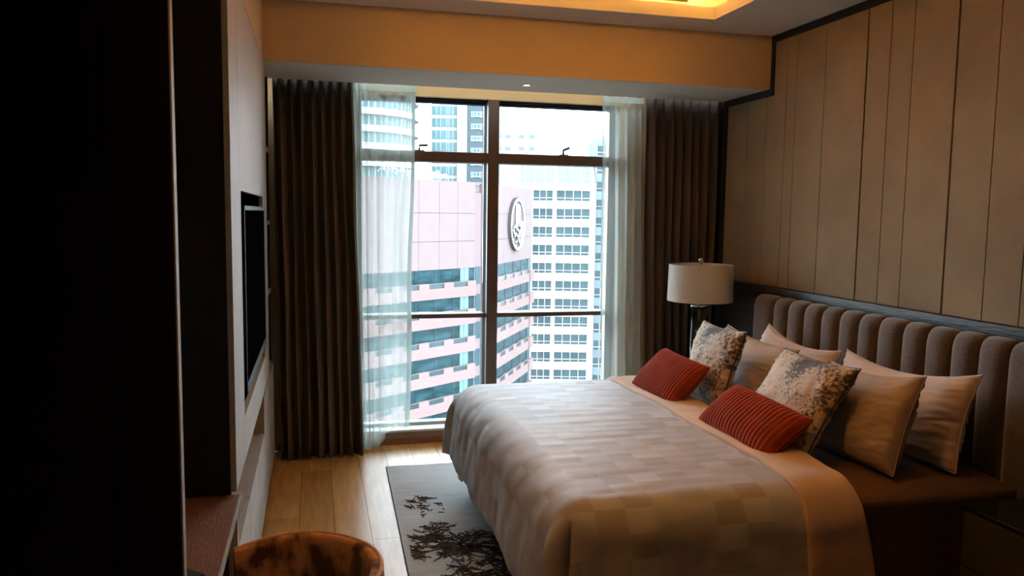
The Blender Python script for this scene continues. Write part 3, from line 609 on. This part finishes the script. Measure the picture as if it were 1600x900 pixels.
# ------------------------------------------------------------------ rug
rug = empty('rug', (1.5, 3.6, 0), radians(-1.25), 'grey silky rug with dark coral branch pattern beneath the bed', 'rug')
def rp(x, y): return (x-1.5, y-3.6)
def rugfn(u, v):
    x = .415 + 1.2*u; y = 2.0 + 3.145*v
    return (x-1.5, y-3.6, .011 + .0012*nz(x*9, y*30) )
grid_mesh('rug_pile', 60, 140, rugfn, M['rug'], rug)
box('rug_binding', M['rug_edge'], (-1.089, .11, -1.603, 1.548, .001, .0085), rug)
rc = random.Random(12); bm = bmesh.new()
def blob(p, q, w0, w1):
    d = Vector((q[0]-p[0], q[1]-p[1])); L = d.length
    if L < 1e-4 or min(p[0], q[0]) < -1.055: return
    d /= L; n = Vector((-d.y, d.x)); z0, z1 = .009, .0148
    P6 = [(p[0]-d.x*w0*.4, p[1]-d.y*w0*.4), (p[0]+n.x*w0, p[1]+n.y*w0), (q[0]+n.x*w1, q[1]+n.y*w1), (q[0]+d.x*w1, q[1]+d.y*w1), (q[0]-n.x*w1, q[1]-n.y*w1), (p[0]-n.x*w0, p[1]-n.y*w0)]
    prism(bm, P6, z0, z1)
def coral(x, y, a, L, w, depth):
    px, py = x, y; n = 4
    for i in range(n):
        a += rc.uniform(-.38, .38); q = (px + cos(a)*L/n, py + sin(a)*L/n)
        blob((px, py), q, w*(1-.18*i), w*(1-.18*(i+1))); px, py = q
        if depth and i > 0:
            for sgn in (-1, 1):
                if rc.random() < .85: coral(px, py, a + sgn*rc.uniform(.5, 1.0), L*rc.uniform(.45, .65), w*.62, depth-1)
for (x, y, a, L, w, d) in [(.575, 4.42, 2.4, .13, .010, 1), (.60, 4.30, 1.8, .10, .011, 1), (.585, 3.93, 1.75, .20, .012, 2), (.60, 4.05, -.9, .10, .010, 1), (.62, 3.83, 2.5, .20, .016, 2), (.66, 3.78, .35, .26, .018, 2), (.70, 3.75, 1.2, .20, .016, 2),
        (.60, 3.78, 3.3, .20, .016, 2), (.58, 3.80, 2.9, .18, .012, 2), (.74, 3.74, -.7, .26, .018, 2), (.80, 3.80, .5, .24, .014, 2), (.84, 3.88, .2, .2, .010, 1), (.80, 3.62, -1.2, .24, .015, 2), (.72, 3.60, -2.3, .18, .012, 2), (.90, 3.55, -.6, .2, .014, 2),
        (.72, 3.45, -2.6, .2, .014, 2), (.80, 3.42, -.4, .22, .014, 2), (.60, 3.40, -1.8, .2, .012, 2), (.75, 3.15, -1.3, .25, .014, 2), (.60, 3.0, .6, .25, .014, 2), (.70, 2.7, -1.5, .25, .014, 2)]:
    coral(x-1.5, y-3.6, a, L*.62, w*.34, d)
    for _ in range(10): coral(x-1.5+rc.uniform(-.10, .10), y-3.6+rc.uniform(-.09, .09), a+rc.uniform(-1.2, 1.2), L*rc.uniform(.25, .5), w*.27, rc.choice((0, 1)))
tag(obj('coral_motif', bm, M['coral'], rug), kind='stuff')

# ------------------------------------------------------------------ bed
BX0, BX1, BY0, BY1, BZ = .87, 2.80, 2.56, 4.60, .62
bed = empty('bed', (1.85, 3.58, 0), 0, 'large upholstered bed with tall channel tufted headboard', 'bed')
pp('base', M['bedbase'], (BX0+.045, 2.80, BY0+.03, BY1-.03, .03, .30), bed, .02)
for x in (1.0, 2.6):
    for y in (2.7, 4.45): pp('leg', M['black_wood'], (x, x+.05, y, y+.05, .0128 if x < 1.5 else 0, .03), bed)
def mat_fn(u, v):
    x = BX0 + (BX1-BX0-.01)*u; d = .05
    t = v*2*pi; c, s = cos(t), sin(t); y = 3.58 + 1.02*math.copysign(abs(c)**.18, c); z = .455 + .165*math.copysign(abs(s)**.22, s)
    z += .006*nz(x*5, y*4) + (.004*nz(x*20, y*3)); return (x-1.85, y-3.58, z)
mo = grid_mesh('mattress', 40, 96, mat_fn, M['sheet'], bed)
def skirt_fn(u, v):
    x = 1.6 + 1.19*u; z = .60 - .42*v; y = BY0 - .012 + .010*sin(x*16+v)*v + .012*nz(x*4, z*3)*v - .008*v; return (x-1.85, y-3.58, z)
grid_mesh('sheet_overhang', 60, 16, skirt_fn, M['sheet'], bed, solid=.004)
# headboard
hb = pp('headboard', M['hb'], (2.90, XR-.036, 2.47, 4.70, .02, 1.17), bed, .02)
ys = [4.695, 4.466, 4.311, 4.145, 3.977, 3.815, 3.653, 3.502, 3.325, 3.166, 3.008, 2.855, 2.694, 2.475]
for a, b in zip(ys, ys[1:]):
    w = a-b; n = 14; bm = bmesh.new(); rings = []
    prof = [(0, 1.192), (.03, 1.190), (.058, 1.178), (.076, 1.155), (.085, 1.12), (.088, 1.0), (.088, .62), (.088, .10)]
    vs = []
    for i in range(n+1):
        t = -1 + 2*i/n; e = sqrt(max(0, 1-abs(t)**(2.6 if w < .2 else 5.0))); 
        vs.append([bm.verts.new((2.925 - dx*(.34+.66*e)*1.1, b + w*(i/n), z - (.012*(1-e)))) for dx, z in prof])
    for p, q in zip(vs, vs[1:]):
        for j in range(len(prof)-1): bm.faces.new((p[j], q[j], q[j+1], p[j+1]))
    obj('headboard_channel', bm, M['hb'], hb, smooth=True)

# duvet -------------------------------------------------------------
FX, FY0, FY1, RC = .80, 2.49, 4.665, .15       # outer faces of foot, near and far sides
HEADX = 1.84
def drape_pos(u, v, zt=.665, head=HEADX, hemF=.47, hemS=.56):
    """u: cloth distance from foot inset line to head, v across. returns x,y,z"""
    # cloth coordinates: cu<0 beyond the inset line of the foot, |cv| beyond side lines
    xin, y0in, y1in = FX+RC, FY0+RC, FY1-RC
    a = max(0., -u); b = 0.; sgn = 0
    if v < y0in: b = y0in - v; sgn = -1
    elif v > y1in: b = v - y1in; sgn = 1
    m = (a**4 + b**4)**.25
    dx, dy = (a, b); h = hypot(dx, dy)
    if h > 1e-6: dx /= h; dy /= h
    R = RC; q = R*pi/2
    if m < q: hh, g = R*sin(m/R), R*(1-cos(m/R))
    else:
        e = m - q; hh, g = R + .025*sin(min(1, e/.3)*pi/2) - .02*max(0, e-.25), R + e
    return a, b, sgn, m, dx, dy, hh, g, xin, y0in, y1in
def duvet_fn(u, v):
    a, b, sgn, m, dx, dy, hh, g, xin, y0in, y1in = drape_pos(u, v)
    x = xin + max(0, u) - dx*hh*(1 if a > 0 else 0); 
    yb = min(max(v, y0in), y1in); y = yb + (sgn*dy*hh)
    over = max(0, g-.05)
    ang = atan2(dy, dx) if a > 0 and b > 0 else 0
    # corner pleat and hanging folds
    if a > 0 and b > 0:
        k = math.exp(-((ang-.80)/.10)**2)*min(1, over/.10)*.13; x += dx*k; y -= sgn*dy*k
        k2 = math.exp(-((ang-.50)/.16)**2)*min(1, over/.12)*.05; x -= dx*k2; y += sgn*dy*k2
    s = v if a > 0 and b == 0 else u
    hang = min(1, over/.3)
    if a > 0: x -= 0.006*hang*nz(v*13, g*3, 6) + .010*hang*(sin(v*9.0+1.3*sin(v*3))+.8*nz(v*5, g*2, 3))
    if b > 0: y += sgn*.018*hang*(sin(u*10+1.1*sin(u*4))+.9*nz(u*5, g*2, 8)) + sgn*.012*hang*nz(u*11+g*7, g*3, 6)
    z = .672 - g
    top = max(0, 1 - m/.12)
    z += top*(.012*sin(pi*min(1, max(0, (v-y0in)/(y1in-y0in)))) + .006*nz(u*3, v*3) + .0035*nz(u*2.5, v*16, 2))
    z += .004*nz(u*9, v*9, 5)*(1-top)
    wr = .006*nz(u*4+v*9, v*4-u*3, 9) + .004*nz(u*14, v*11, 4); x += wr*(1-top); y += wr*(1-top)
    return (x, y, z)
UA, UB, VA, VB = -(RC*pi/2+.265), HEADX-(FX+RC), FY0+RC-(RC*pi/2+.41), FY1-RC+(RC*pi/2+.41)
dv = empty('duvet', (1.35, 3.58, .6), 0, 'checked grey beige duvet spread over the bed and hanging at its foot', 'duvet')
uvd = lambda a, b: (UA+(UB-UA)*a, VA+(VB-VA)*b)
o = grid_mesh('duvet_cover', 190, 300, lambda a, b: duvet_fn(*uvd(a, b)), M['duvet'], dv, uvfn=uvd, solid=-.012); o.matrix_parent_inverse = Matrix.Translation(-Vector(dv.location))
# turned down band
def fold_fn(a, b):
    v = VA+.02 + (VB-VA-.04)*b; t = a
    w = .235 + .02*nz(v*3, 1) ; lead = .012*nz(v*2.2, 7)
    base = HEADX - .045 + lead
    # rolled leading edge then flat band towards the pillows, ends curl under
    if t < .25:
        q = t/.25*pi*.9; du = -.018*sin(q); dz = .002 + .022*(1-cos(q))/2
    else:
        q = (t-.25)/.75; du = w*q; dz = .024 - .004*q + .004*nz(v*7, q*3)
        if q > .9: dz -= (q-.9)*.25
    p = duvet_fn(max(.01, base - (FX+RC)), v)
    side = 0. if FY0+RC < v < FY1-RC else 1.
    x = p[0] + du + .01*nz(v*4, t*2, 3)*side
    n_y = 0; n_z = 1
    bb = max(0, FY0+RC-v) or max(0, v-(FY1-RC)); ang = min(pi/2, bb/RC); sg = -1 if v < 3.5 else 1
    x += .05*min(1, max(0, bb-.1)/.4)*(-1 if t < .25 else 1)*.5
    return (x, p[1] + sg*sin(ang)*(dz+.004), p[2] + cos(ang)*dz + .001)
o = grid_mesh('turned_down_edge', 26, 220, fold_fn, M['fold'], dv, solid=-.005); o.matrix_parent_inverse = Matrix.Translation(-Vector(dv.location))

# ------------------------------------------------------------------ pillows
def pillow(name, bn, tn, tf, T, m, label, group, ribs=0, seed=0, n=44, pinch=.07, piping=None, cat='pillow', sag=.0, flange=0):
    bn, tn, tf = Vector(bn), Vector(tn), Vector(tf); Wv = tf - tn; Uv = tn - bn; cen = (bn + tf)/2; hw, hu = Wv.length/2, Uv.length/2
    ew = Wv.normalized(); eu = (Uv - ew*Uv.dot(ew)).normalized(); en = ew.cross(eu)
    if en.x > 0: en = -en          # faces the foot of the bed
    t = empty(name, cen - Vector((0, 0, 0)), 0, label, cat, group)
    wr_amp = 0 if ribs else .011
    def surf(u, v, side):
        u = 2*u-1; v = 2*v-1
        cr = (abs(u)*abs(v))
        # edges bow in between the pointed corners
        x = u*(1 - pinch*(1-abs(v)**1.8)*abs(u)**2); y = v*(1 - pinch*(1-abs(u)**1.8)*abs(v)**2)
        prof = (max(0, 1-abs(u)**2.6)*max(0, 1-abs(v)**2.6))**.46
        d = T/2*prof
        d += (0 if ribs else 1)*(.010*nz(u*2.2+seed, v*2.2) + .006*nz(u*6+seed, v*3, 3)*(1-prof*.5) + .008*nz(u*3, v*9+seed, 5)*(abs(u)**2))*min(1, prof*2)
        wv = 1-prof
        d += wr_amp*((nz(u*3.5+seed, v*14+u*4, 5)+.6*nz(u*8, v*24+seed, 2))*(.25+wv) )*min(1, prof*3)
        d -= sag*math.exp(-((u)/.45)**2)*max(0, v)**1.5*prof
        if ribs: d += .006*nz(u*1.6+seed, v*1.5)*min(1, prof*2) + .0075*abs(sin(ribs*pi*(u+1)/2))*min(1, prof*3)
        p = ew*(x*hw) + eu*(y*hu + sag*.9*(-1)*(1-u*u)*max(0, v)) + en*(d*side)
        return tuple(p)
    nu = n*7 if ribs else n
    vs, fs_, uvs = [], [], []
    for side in (1, -1):
        off = len(vs)
        for i in range(nu+1):
            for j in range(n+1):
                vs.append(surf(i/nu, j/n, side)); uvs.append((i/nu*hw*2, j/n*hu*2))
        for i in range(nu):
            for j in range(n):
                q = (off+i*(n+1)+j, off+(i+1)*(n+1)+j, off+(i+1)*(n+1)+j+1, off+i*(n+1)+j+1); fs_.append(q if side == -1 else q[::-1])
    me = bpy.data.meshes.new('pillow_cover'); me.from_pydata(vs, [], fs_); me.update(); uvl = me.uv_layers.new(name='uv')
    for l in me.loops: uvl.data[l.index].uv = uvs[l.vertex_index]
    bm = bmesh.new(); bm.from_mesh(me); bmesh.ops.remove_doubles(bm, verts=bm.verts[:], dist=1e-5); bmesh.ops.recalc_face_normals(bm, faces=bm.faces[:]); bm.to_mesh(me); bm.free()
    link('pillow_cover', me, m, t, smooth=True)
    # seam along the rim
    bm = bmesh.new(); pts = []
    for k in range(4):
        for i in range(20):
            f = i/20; uu, vv = [(f, 0), (1, f), (1-f, 1), (0, 1-f)][k]; pts.append(surf(uu, vv, 0))
    pts.append(pts[0]); tube(bm, pts, .0035, 6); obj('seam', bm, piping or m, t, smooth=True)
    return t
pillow('pillow', (2.60, 3.66, .64), (2.74, 3.60, .99), (2.74, 4.31, 1.04), .17, M['white_pillow'], 'white pillow against the headboard farther from the camera', 'back row white pillows', seed=1, sag=.05)
pillow('pillow', (2.60, 2.70, .64), (2.72, 2.65, 1.05), (2.72, 3.52, 1.01), .19, M['white_pillow'], 'white pillow against the headboard nearer the camera', 'back row white pillows', seed=5, sag=.05)
pillow('pillow', (2.34, 3.66, .645), (2.50, 3.64, 1.00), (2.50, 4.40, 1.03), .17, M['tan_pillow'], 'satin tan pillow between the two patterned cushions', 'middle row tan pillows', seed=8, sag=.02)
pillow('pillow', (2.30, 2.70, .645), (2.46, 2.68, 1.05), (2.46, 3.30, 1.00), .18, M['tan_pillow'], 'satin tan pillow in front of the nearer white pillow', 'middle row tan pillows', seed=13, sag=.02)
pillow('patterned_cushion', (2.125, 3.785, .66), (2.265, 3.78, 1.08), (2.265, 4.27, 1.08), .14, M['print'], 'blossom printed cushion behind the farther rust cushion', 'blossom printed cushions', seed=17, cat='cushion', pinch=.09, piping=M['leather'], n=50)
pillow('patterned_cushion', (2.04, 2.90, .665), (2.295, 2.895, 1.05), (2.295, 3.46, 1.045), .15, M['print'], 'blossom printed cushion behind the nearer rust cushion', 'blossom printed cushions', seed=25, cat='cushion', pinch=.09, piping=M['leather'], n=50)
pillow('lumbar_cushion', (1.84, 3.80, .668), (2.06, 3.80, .892), (2.05, 4.33, .905), .14, M['rust'], 'ribbed rust velvet lumbar cushion nearer the lamp', 'ribbed rust lumbar cushions', ribs=23, seed=31, cat='cushion', pinch=.06, n=34)
pillow('lumbar_cushion', (1.83, 2.86, .668), (2.045, 2.87, .848), (2.035, 3.47, .872), .15, M['rust'], 'ribbed rust velvet lumbar cushion nearer the camera', 'ribbed rust lumbar cushions', ribs=23, seed=37, cat='cushion', pinch=.06, n=34)

# ------------------------------------------------------------------ nightstands and lamp
def nightstand(y0, y1, label):
    t = empty('nightstand', (2.69, (y0+y1)/2, 0), 0, label, 'nightstand', 'dark nightstands')
    pp('body', M['ns'], (2.45, 2.95, y0+.01, y1-.01, .14, .582), t, .003)
    pp('side_panel', M['ns_side'], (2.446, 2.95, y1-.010, y1-.002, .14, .582), t); pp('side_panel', M['ns_side'], (2.446, 2.95, y0+.002, y0+.010, .14, .582), t)
    pp('nightstand_top', M['ns_top'], (2.43, 2.96, y0, y1, .583, .60), t, .003)
    for z0, z1 in ((.15, .36), (.365, .578)):
        d = pp('drawer', M['ns_side'], (2.432, 2.449, y0+.012, y1-.012, z0, z1), t, .002); pp('drawer_pull', M['steel'], (2.425, 2.432, (y0+y1)/2-.06, (y0+y1)/2+.06, z1-.03, z1-.02), d)
    for x in (2.46, 2.90):
        for y in (y0+.03, y1-.07): pp('leg', M['black_metal'], (x, x+.03, y, y+.03, 0, .14), t)
nightstand(4.735, 5.41, 'dark nightstand under the lamp beside the right drape')
nightstand(1.70, 2.455, 'dark nightstand at the near side of the bed in the right corner')
lamp = empty('table_lamp', (2.640, 5.05, .601), 0, 'table lamp with white drum shade and clear glass column', 'lamp')
bm = bmesh.new(); lathe(bm, [(.085, 0), (.085, .015), (.075, .02)], n=40); obj('base', bm, M['steel'], lamp, smooth=False, bev=.002)
bm = bmesh.new(); lathe(bm, [(.063, .0205), (.063, .465), (.057, .465), (.057, .0205)], n=40, cap=False); obj('glass_column', bm, M['lampglass'], lamp, smooth=True)
bm = bmesh.new(); lathe(bm, [(.008, .02), (.008, .70)], n=16); obj('rod', bm, M['steel'], lamp, smooth=True)
bm = bmesh.new(); lathe(bm, [(.066, .466), (.066, .474), (.012, .476)], n=40); obj('column_cap', bm, M['steel'], lamp)
bm = bmesh.new(); lathe(bm, [(.228, .505), (.222, .762), (.217, .762), (.223, .505)], n=64, cap=False); obj('lamp_shade', bm, M['shade'], lamp, smooth=False)
for f in lamp.children[-1].data.polygons: f.use_smooth = True
bm = bmesh.new()
for k in range(3): a = k*2.094; tube(bm, [(0, 0, .735), (.218*cos(a), .218*sin(a), .755)], .003, 6)
obj('shade_spider', bm, M['steel'], lamp)
bm = bmesh.new(); lathe(bm, [(.005, .76), (.008, .775), (.017, .785), (.019, .797), (.012, .808), (.0005, .813)], n=20); obj('finial', bm, M['steel'], lamp, smooth=True)
bxo = empty('tissue_box', (2.535, 2.105, .601), 0, 'small tan box with gold rim on the near nightstand', 'box')
bm = bmesh.new(); lathe(bm, [(.045, 0), (.055, .06), (.060, .075)], n=4); obj('box_body', bm, M['ns_side'], bxo)
bm = bmesh.new(); lathe(bm, [(.061, .0755), (.061, .080)], n=4); obj('rim', bm, M['gold'], bxo)
bm = bmesh.new(); lathe(bm, [(.058, .0805), (.03, .14), (.02, .142)], n=4); obj('lid', bm, M['paper'], bxo)
